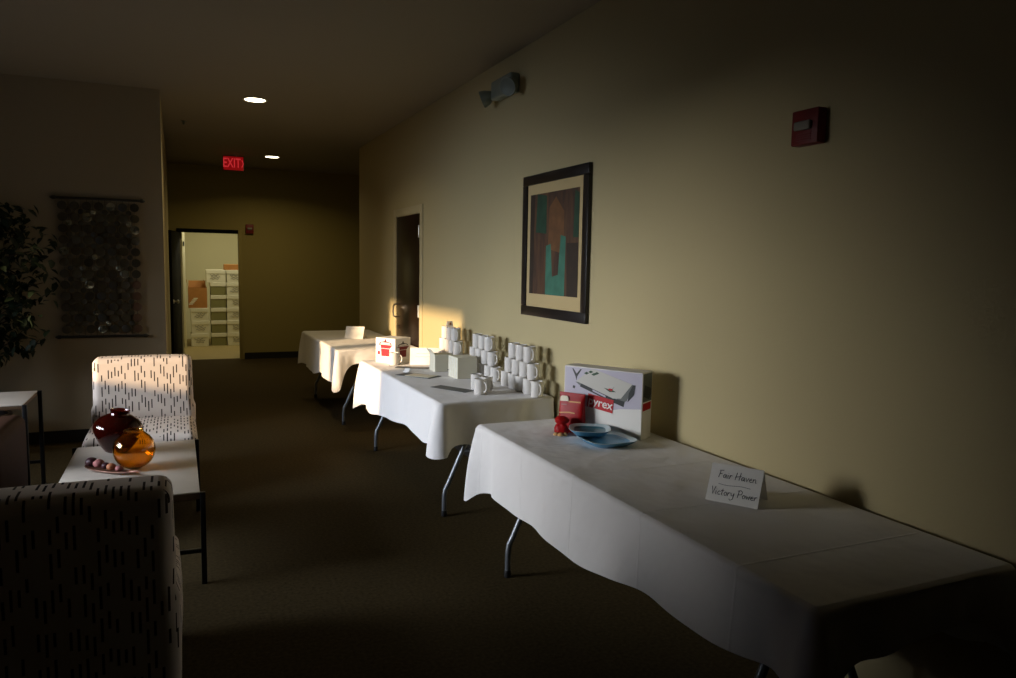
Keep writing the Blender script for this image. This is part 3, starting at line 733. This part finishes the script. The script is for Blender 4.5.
tag(b.build('sprinkler_head', loc=(.10, 8.6, CZ)), 'small sprinkler head on the hall ceiling near the left corner', 'sprinkler')

# ------------------------------------------------------------------ lounge: wall hanging
wh = thing('wall_hanging', 'wall hanging of strung shell discs between two dark rods', 'wall hanging', (-.579, LY, 1.458))
for z in (.570, -.570):
    b = MB(); b.tube([(-.315, -.030, z), (.315, -.030, z)], .011, M['rod'], 10)
    for s in (-1, 1): b.lathe([(0, -.022), (.014, -.018), (.017, 0), (.012, .012), (.004, .024), (0, .026)], M['rod'], seg=12, mtx=Matrix.Translation((s * .325, -.030, z)) @ Matrix.Rotation(s * PI / 2, 4, 'Y'))
    b.tube([(-.24, -.030, z), (-.24, 0, z)], .006, M['rod'], 6); b.tube([(.24, -.030, z), (.24, 0, z)], .006, M['rod'], 6)
    b.build('rod', wh)
NC, NR = 7, 12; cs = .088; rs = .0925
disc_me = {}
def disc(name, r, x, z, m):
    key = (name, m.name)
    if key not in disc_me:
        b = MB(); b.lathe([(0, -.0025), (r * .82, -.0025), (r * .9, -.004), (r, -.003), (r, .003), (r * .9, .004), (0, .003)], m, seg=20, mtx=Matrix.Rotation(PI / 2, 4, 'X'))
        o = b.build(name, wh); disc_me[key] = o.data
    else:
        o = bpy.data.objects.new(name, disc_me[key]); C.objects.link(o); o.parent = wh
    o.location = (x, -.030, z); o.rotation_euler = (random.uniform(-.10, .10), 0, random.uniform(-.22, .22)); return o
rr = random.Random(4)
for i in range(NC):
    x = (i - 3) * cs
    b = MB(); b.tube([(x, -.030, .570), (x, -.030, -.570)], .0016, M['wire'], 5); b.build('strand', wh)
    for j in range(NR): disc('disc', .035, x, (NR / 2 - .5 - j) * rs, M['disc_red'] if i == 6 and j > 6 else M['disc_light'] if rr.random() < .10 else M['disc_dark'])
for i in range(NC - 1):
    x = (i - 2.5) * cs
    b = MB(); b.tube([(x, -.030, .570), (x, -.030, -.570)], .0014, M['wire'], 5); b.build('strand', wh)
    for j in range(NR - 1): disc('small_disc', .021, x, (NR / 2 - 1 - j) * rs, M['disc_light'] if rr.random() < .12 else M['disc_dark'])

# ------------------------------------------------------------------ lounge: slipper chairs
def puff(b, lo, hi, m, bev, bulge=(0, 0, 0), seg=4, cuts=6):
    """a cushion: bevelled, subdivided box with crowned faces"""
    vs = b.box(lo, hi, m, bev, seg)
    c = [(lo[k] + hi[k]) / 2 for k in range(3)]; hf = [(hi[k] - lo[k]) / 2 for k in range(3)]
    return vs, c, hf
def cushion(lo, hi, bulge, rad, n=(14, 10, 14), taper=None):
    """rounded superellipsoid-like block made of a gridded cube"""
    b = MB(); m = M['fabric']; bm = b.bm
    c = Vector([(lo[k] + hi[k]) / 2 for k in range(3)]); hf = Vector([(hi[k] - lo[k]) / 2 for k in range(3)])
    cache = {}
    def vert(u):
        key = tuple(round(q, 5) for q in u)
        if key in cache: return cache[key]
        p = Vector([u[k] * hf[k] for k in range(3)])
        core = Vector([max(-hf[k] + rad, min(hf[k] - rad, p[k])) for k in range(3)]); dlt = p - core
        if dlt.length > 1e-9: p = core + dlt.normalized() * rad if dlt.length > 0 else p
        w = [1 - u[k] ** 2 for k in range(3)]
        for k in range(3):
            o1, o2 = [q for q in range(3) if q != k]
            p[k] += (1 if u[k] > 0 else -1) * bulge[k] * max(0, w[o1]) * max(0, w[o2]) * abs(u[k])
        p = p + c
        if taper: p = taper(p)
        cache[key] = bm.verts.new(p); return cache[key]
    fs = []
    grid = lambda k: sorted(set([-1 + 2 * i / n[k] for i in range(n[k] + 1)] + [s * (1 - rad / hf[k] * q) for s in (-1, 1) for q in (0, .2, .45, .7, 1.0)]))
    G = [grid(k) for k in range(3)]
    for k in range(3):
        a, d = [q for q in range(3) if q != k]
        for s in (-1, 1):
            for i in range(len(G[a]) - 1):
                for j in range(len(G[d]) - 1):
                    q = []
                    for ii, jj in ((i, j), (i + 1, j), (i + 1, j + 1), (i, j + 1)):
                        u = [0, 0, 0]; u[k] = s; u[a] = G[a][ii]; u[d] = G[d][jj]; q.append(vert(u))
                    fs.append(bm.faces.new(q))
    b._fin(fs, m, True); return b
def slipper_chair(label, loc, rotz, group):
    t = thing('slipper_chair', label, 'chair', loc, rotz, group)    # local +y is the front
    lean = lambda p: Vector((p.x * (1 + .04 * (p.z < .5)), p.y - max(0, p.z - .42) * .05, p.z))
    cushion((-.315, -.405, .13), (.315, -.215, .852), (.006, .008, .006), .040, (16, 6, 18), lean).build('backrest', t, uv=True)
    cushion((-.325, -.212, .13), (.325, .43, .435), (.012, .015, .022), .045, (16, 16, 8)).build('seat', t, uv=True)
    for sx in (-1, 1):
        for y in (-.34, .36):
            b = MB(); b.loft([[(sx * .26 + q * .016, y + r * .016, 0) for q, r in ((-1, -1), (1, -1), (1, 1), (-1, 1))], [(sx * .26 + q * .026, y + r * .026, .14) for q, r in ((-1, -1), (1, -1), (1, 1), (-1, 1))]], M['black'], True, True, True, False); b.build('leg', t)
    return t
ch0 = slipper_chair('cream dashed slipper chair facing the camera beyond the coffee table', (-.232, 5.545, 0), PI, 'dash-patterned slipper chairs')
dup(ch0, (-.345, 2.86, 0), 0, 'dash-patterned slipper chair in the near foreground, seen from behind', 'dash-patterned slipper chairs')

# coffee table
def leg_table(label, name, x0, x1, y0, y1, z, stretch, th=.03):
    cx, cy = (x0 + x1) / 2, (y0 + y1) / 2; t = thing(name, label, 'table', (cx, cy, 0)); hx, hy = (x1 - x0) / 2, (y1 - y0) / 2
    b = MB(); b.box((-hx, -hy, z - .006), (hx, hy, z), M['wood_top'], .002); b.build('tabletop', t)
    b = MB(); b.box((-hx + .001, -hy + .001, z - .006 - th), (hx - .001, hy - .001, z - .0065), M['brown_edge'], .002); b.build('apron', t)
    for sx in (-1, 1):
        for sy in (-1, 1):
            b = MB(); x, y = sx * (hx + .012), sy * (hy + .002); b.box((x - .012, y - .012, 0), (x + .012, y + .012, z - .001), M['black_metal'], .002); b.build('leg', t)
    for sy in (-1, 1):
        b = MB(); b.box((-hx, sy * hy - .009, stretch), (hx, sy * hy + .009, stretch + .02), M['black_metal'], .002); b.build('stretcher', t)
    return t
leg_table('rectangular coffee table with pale top and thin black legs under the vases', 'coffee_table', -.552, .075, 3.735, 4.87, .45, .155)
leg_table('side table with pale top by the lounge wall, behind the brown armchair', 'side_table', -1.50, -.865, 5.20, 5.74, .66, .17, .022)

# vases, tray and ornaments
va = thing('vase', 'large dark ruby glass vase with a squat body and short neck', 'vase', (-.340, 4.680, .451))
tl = Matrix.Rotation(math.radians(7), 4, 'Y') @ Matrix.Rotation(math.radians(4), 4, 'X') @ Matrix.Diagonal((.94, .94, .90, 1))
outer = [(.0, .004), (.045, .003), (.062, .006), (.085, .035), (.112, .085), (.130, .125), (.136, .150), (.131, .178), (.105, .212), (.070, .235), (.052, .243), (.049, .252), (.055, .268)]
innr = [(.050, .266), (.044, .250), (.047, .240), (.066, .228), (.100, .206), (.125, .175), (.130, .150), (.124, .126), (.106, .087), (.080, .040), (.05, .014), (0, .012)]
b = MB(); b.lathe(outer + innr, M['ruby'], seg=40, mtx=Matrix.Translation((0, 0, .004)) @ tl); b.build('body', va)
vb = thing('vase', 'smaller round amber glass vase in front of the dark vase', 'vase', (-.225, 4.272, .4515))
R_ = .102; pr_o = [(0, .002), (.03, .002)] + [(R_ * math.sin(a), R_ - R_ * math.cos(a)) for a in [PI * (.14 + .68 * i / 16) for i in range(17)]]
pr_o += [(.046, .200), (.048, .206)]; pr_i = [(.044, .206), (.042, .198)] + [((R_ - .006) * math.sin(a), R_ - (R_ - .006) * math.cos(a)) for a in [PI * (.80 - .66 * i / 16) for i in range(17)]] + [(0, .012)]
b = MB(); b.lathe(pr_o + pr_i, M['amber'], seg=40); b.build('body', vb)
ty = thing('leaf_tray', 'shallow bronze leaf-shaped tray on the coffee table', 'tray', (-.358, 4.262, .451), math.radians(-49))
b = MB(); n = 40
def leafring(s, z): return [(s * .165 * math.cos(a) * (1 + .18 * math.cos(a) ** 3), s * .045 * math.sin(a) * (1 - .25 * math.cos(a)), z + .010 * s * math.cos(a) ** 4) for a in [2 * PI * i / n for i in range(n)]]
b.loft([leafring(.60, 0), leafring(.8, .003), leafring(1.0, .014), leafring(.97, .016), leafring(.78, .006), leafring(.55, .004)], M['tray'], True, True, True); b.build('dish', ty)
b = MB(); b.tube([(.18, 0, .020), (.215, .006, .03), (.24, .014, .028)], [.006, .004, .002], M['tray'], 6); b.build('stem', ty)
def pod(label, x, y, r, m, z=.4640, sc=.85):
    b = MB(); seg = 20; prof = [(r * math.sin(PI * i / 12) + .0001, r * sc * (1 - math.cos(PI * i / 12))) for i in range(13)]
    rings = [[(q * (1 + .07 * math.sin(6 * a + 5 * zz / r)) * math.cos(a), q * (1 + .07 * math.sin(6 * a + 5 * zz / r)) * math.sin(a), zz) for a in [2 * PI * k / seg for k in range(seg)]] for q, zz in prof]
    b.loft(rings, m, True, True, True); tag(b.build('decorative_pod', loc=(x, y, z), rotz=random.uniform(0, 3)), label, 'ornament', 'dried pods on the leaf tray')
pod('dark purple dried pod at the left end of the leaf tray', -.430, 4.345, .028, M['pod_dark'])
pod('rosy ridged dried pod next to the dark purple one', -.392, 4.303, .026, M['pod_pink'])
pod('small dark dried pod in the middle of the leaf tray', -.358, 4.265, .020, M['pod_dark'])
pod('copper dried pod in front of the amber vase', -.330, 4.226, .022, M['pod_tan'])
pod('small rosy dried pod at the right end of the leaf tray', -.292, 4.190, .018, M['pod_pink'])

# brown leather armchair at the left edge
ac = thing('club_chair', 'dark brown leather armchair cut off by the left edge', 'armchair', (-1.225, 4.70, 0))
def lcush(lo, hi, bul, rad, name):
    b = cushion(lo, hi, bul, rad, (10, 10, 8)); b.mats[0] = M['leather']; b.build(name, ac)
lcush((.245, -.40, .08), (.395, .40, .625), (.012, .012, .012), .050, 'arm'); lcush((-.395, -.40, .08), (-.245, .40, .625), (.012, .012, .012), .050, 'arm')
lcush((-.243, -.398, .08), (.243, -.22, .80), (0, .02, .015), .055, 'backrest'); lcush((-.243, -.215, .10), (.243, .40, .43), (0, .015, .03), .05, 'seat')
for sx in (-1, 1):
    for y in (-.33, .33):
        b = MB(); b.lathe([(.018, 0), (.026, .09)], M['black'], o=(sx * .31, y, 0), seg=10, cap0=True, cap1=True); b.build('leg', ac)

# potted tree at the left edge
pt = thing('potted_ficus', 'dark leafy indoor tree in a pot against the lounge wall', 'plant', (-1.38, 6.78, 0))
b = MB(); b.lathe([(0, 0), (.13, 0), (.17, .30), (.185, .32), (.180, .34), (.160, .335), (.155, .29)], M['pot'], seg=28); b.build('pot', pt)
b = MB(); b.lathe([(.157, .295), (.08, .305), (0, .31)], M['soil'], seg=20); b.build('soil', pt)
b = MB(); rp = random.Random(21); tips = []
b.tube([(0, 0, .30), (.015, .01, .6), (-.01, .02, .95), (.01, 0, 1.3), (.0, .0, 1.75)], [.022, .02, .018, .014, .006], M['bark'], 8)
for k in range(20):
    z = .72 + 1.05 * k / 20; a = k * 2.4; L = .24 + .20 * math.sin(PI * (k + 2) / 23)
    e = (L * math.cos(a), L * .5 * math.sin(a) + .05, z + .20); mid = (L * .5 * math.cos(a), L * .3 * math.sin(a) + .03, z + .14)
    b.tube([(0, 0, z), mid, e], [.008, .006, .003], M['bark'], 6); tips += [mid, e, tuple((Vector(mid) + Vector(e)) / 2)]
b.build('trunk', pt)
b = MB()
for base in tips:
    for q in range(22):
        p = Vector(base) + Vector((rp.gauss(0, .07), rp.gauss(0, .07), rp.gauss(0, .07)))
        p.x = max(-.5, min(.50, p.x)); p.y = max(-.14, min(.32, p.y))
        dr = Vector((rp.uniform(-1, 1), rp.uniform(-1, 1), rp.uniform(-1.1, .2))).normalized(); sd = dr.cross(Vector((rp.uniform(-.4, .4), rp.uniform(-.4, .4), 1))).normalized(); up = sd.cross(dr)
        L = rp.uniform(.06, .10); wd = L * .27
        l0 = [p, p + dr * L * .3 + sd * wd + up * .004, p + dr * L * .65 + sd * wd * .8, p + dr * L - up * .012, p + dr * L * .65 - sd * wd * .8, p + dr * L * .3 - sd * wd + up * .004]
        for v in l0: v.y = min(v.y, .335)
        c1 = p + dr * L * .35 - up * .004; c2 = p + dr * L * .68 - up * .005; c1.y = min(c1.y, .335); c2.y = min(c2.y, .335)
        V = b.ring(l0 + [c1, c2]); i = b.mi(M['leaf'])
        for idx in ((0, 1, 6), (1, 2, 7, 6), (2, 3, 7), (3, 4, 7), (4, 5, 6, 7), (5, 0, 6)):
            f = b.bm.faces.new([V[k] for k in idx]); f.material_index = i; f.smooth = True
b.build('foliage', pt, recalc=False)

# ------------------------------------------------------------------ storeroom contents
GB = 'white file cartons in the storeroom'
def file_carton(label, loc, w, d, h, mark=True, olive=False, rot=0):
    t = thing('file_carton', label, 'box', loc, rot, GB); side = M['shaded_side'] if olive else M['white_box']  # olive bodies: white cartons with their shade painted in
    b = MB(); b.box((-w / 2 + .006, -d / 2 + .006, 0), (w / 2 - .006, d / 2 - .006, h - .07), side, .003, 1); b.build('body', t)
    b = MB(); b.box((-w / 2, -d / 2, h - .07), (w / 2, d / 2, h - .001), M['white_box'], .004, 1); b.build('lid', t)
    if mark:
        b = MB(); rm = random.Random(hash(label) % 99 if False else len(label))
        for q in range(3):
            x0_ = rm.uniform(-w * .3, -w * .1); z = h * (.30 + .14 * q)
            b.tube([(x0_ + .02 * i, -d / 2 + .0045 if z < h - .07 else -d / 2 - .001, z + .012 * math.sin(i * 1.9 + q)) for i in range(8)], .004, M['grey_ink'], 5)
        b.build('printed_mark', t)
    return t
names = ['lowest', 'second', 'third', 'fourth', 'fifth']
H6 = .2285
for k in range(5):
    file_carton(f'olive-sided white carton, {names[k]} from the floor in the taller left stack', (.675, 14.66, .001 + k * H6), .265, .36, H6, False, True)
    file_carton(f'white marked carton, {names[k]} from the floor in the taller right stack', (.955, 14.64, .001 + k * H6), .285, .36, H6)
file_carton('wide white carton on top of the olive-sided stack', (.640, 14.66, .001 + 5 * H6), .33, .36, H6)
file_carton('white carton on top of the marked right stack', (.960, 14.64, .001 + 5 * H6), .285, .36, H6)
for k, nm in enumerate(('lowest', 'middle', 'topmost')):
    file_carton(f'greyish white carton, {nm} of the short stack of three by the doorway', (.352 + .010 * (k % 2), 14.62, .001 + k * H6), .30, .36, H6)
b = MB(); b.box((-.13, -.15, 0), (.16, .15, .10), M['cardboard'], .004, 1); b.box((-.13, -.012, .1), (.16, .012, .1012), M['tan']); tag(b.build('flat_carton', loc=(.915, 14.63, .002 + 6 * H6)), 'flat brown carton on top of the tall white stacks', 'box')
bc = thing('open_carton', 'open brown carton with raised flaps on the short white stack', 'box', (.330, 14.62, .002 + 3 * H6), 0)
w, d, h = .31, .33, .36; b = MB(); t_ = .006
b.box((-w / 2, -d / 2, 0), (w / 2, d / 2, t_), M['cardboard']); b.box((-w / 2, -d / 2, t_), (-w / 2 + t_, d / 2, h), M['cardboard']); b.box((w / 2 - t_, -d / 2, t_), (w / 2, d / 2, h), M['cardboard'])
b.box((-w / 2 + t_, -d / 2, t_), (w / 2 - t_, -d / 2 + t_, h), M['cardboard']); b.box((-w / 2 + t_, d / 2 - t_, t_), (w / 2 - t_, d / 2, h), M['cardboard']); b.build('carton', bc)
for sx, an in ((-1, 14), (1, 20)):
    b = MB(); b.box((0, -d / 2 + .01, 0), (.005, d / 2 - .01, .15), M['cardboard'], mtx=Matrix.Translation((sx * (w / 2 - .005), 0, h)) @ Matrix.Rotation(math.radians(-an), 4, 'Y')); b.build('flap', bc)
b = MB(); b.box((-w / 2 + .01, 0, 0), (w / 2 - .01, .005, .13), M['cardboard'], mtx=Matrix.Translation((0, d / 2 - .005, h)) @ Matrix.Rotation(math.radians(-20), 4, 'X')); b.build('flap', bc)
b = MB()
for q in range(5): b.box((-.15 + .02 * q, -d / 2 - .0015, .06 + .025 * q), (-.08 + .02 * q, -d / 2, .08 + .025 * q), M['cream_print'])
b.build('printed_mark', bc)
sh = thing('shelf_upright', 'white slotted shelf upright by the storeroom left wall', 'shelf post', (.115, 14.30, 0), 0)
b = MB(); b.box((-.02, -.02, 0), (.02, .02, 2.1), M['white_box'], .003); b.build('post', sh)
b = MB(); b.box((-.012, -.024, 1.78), (.012, -.02, 1.86), M['ink']); b.build('bracket', sh)
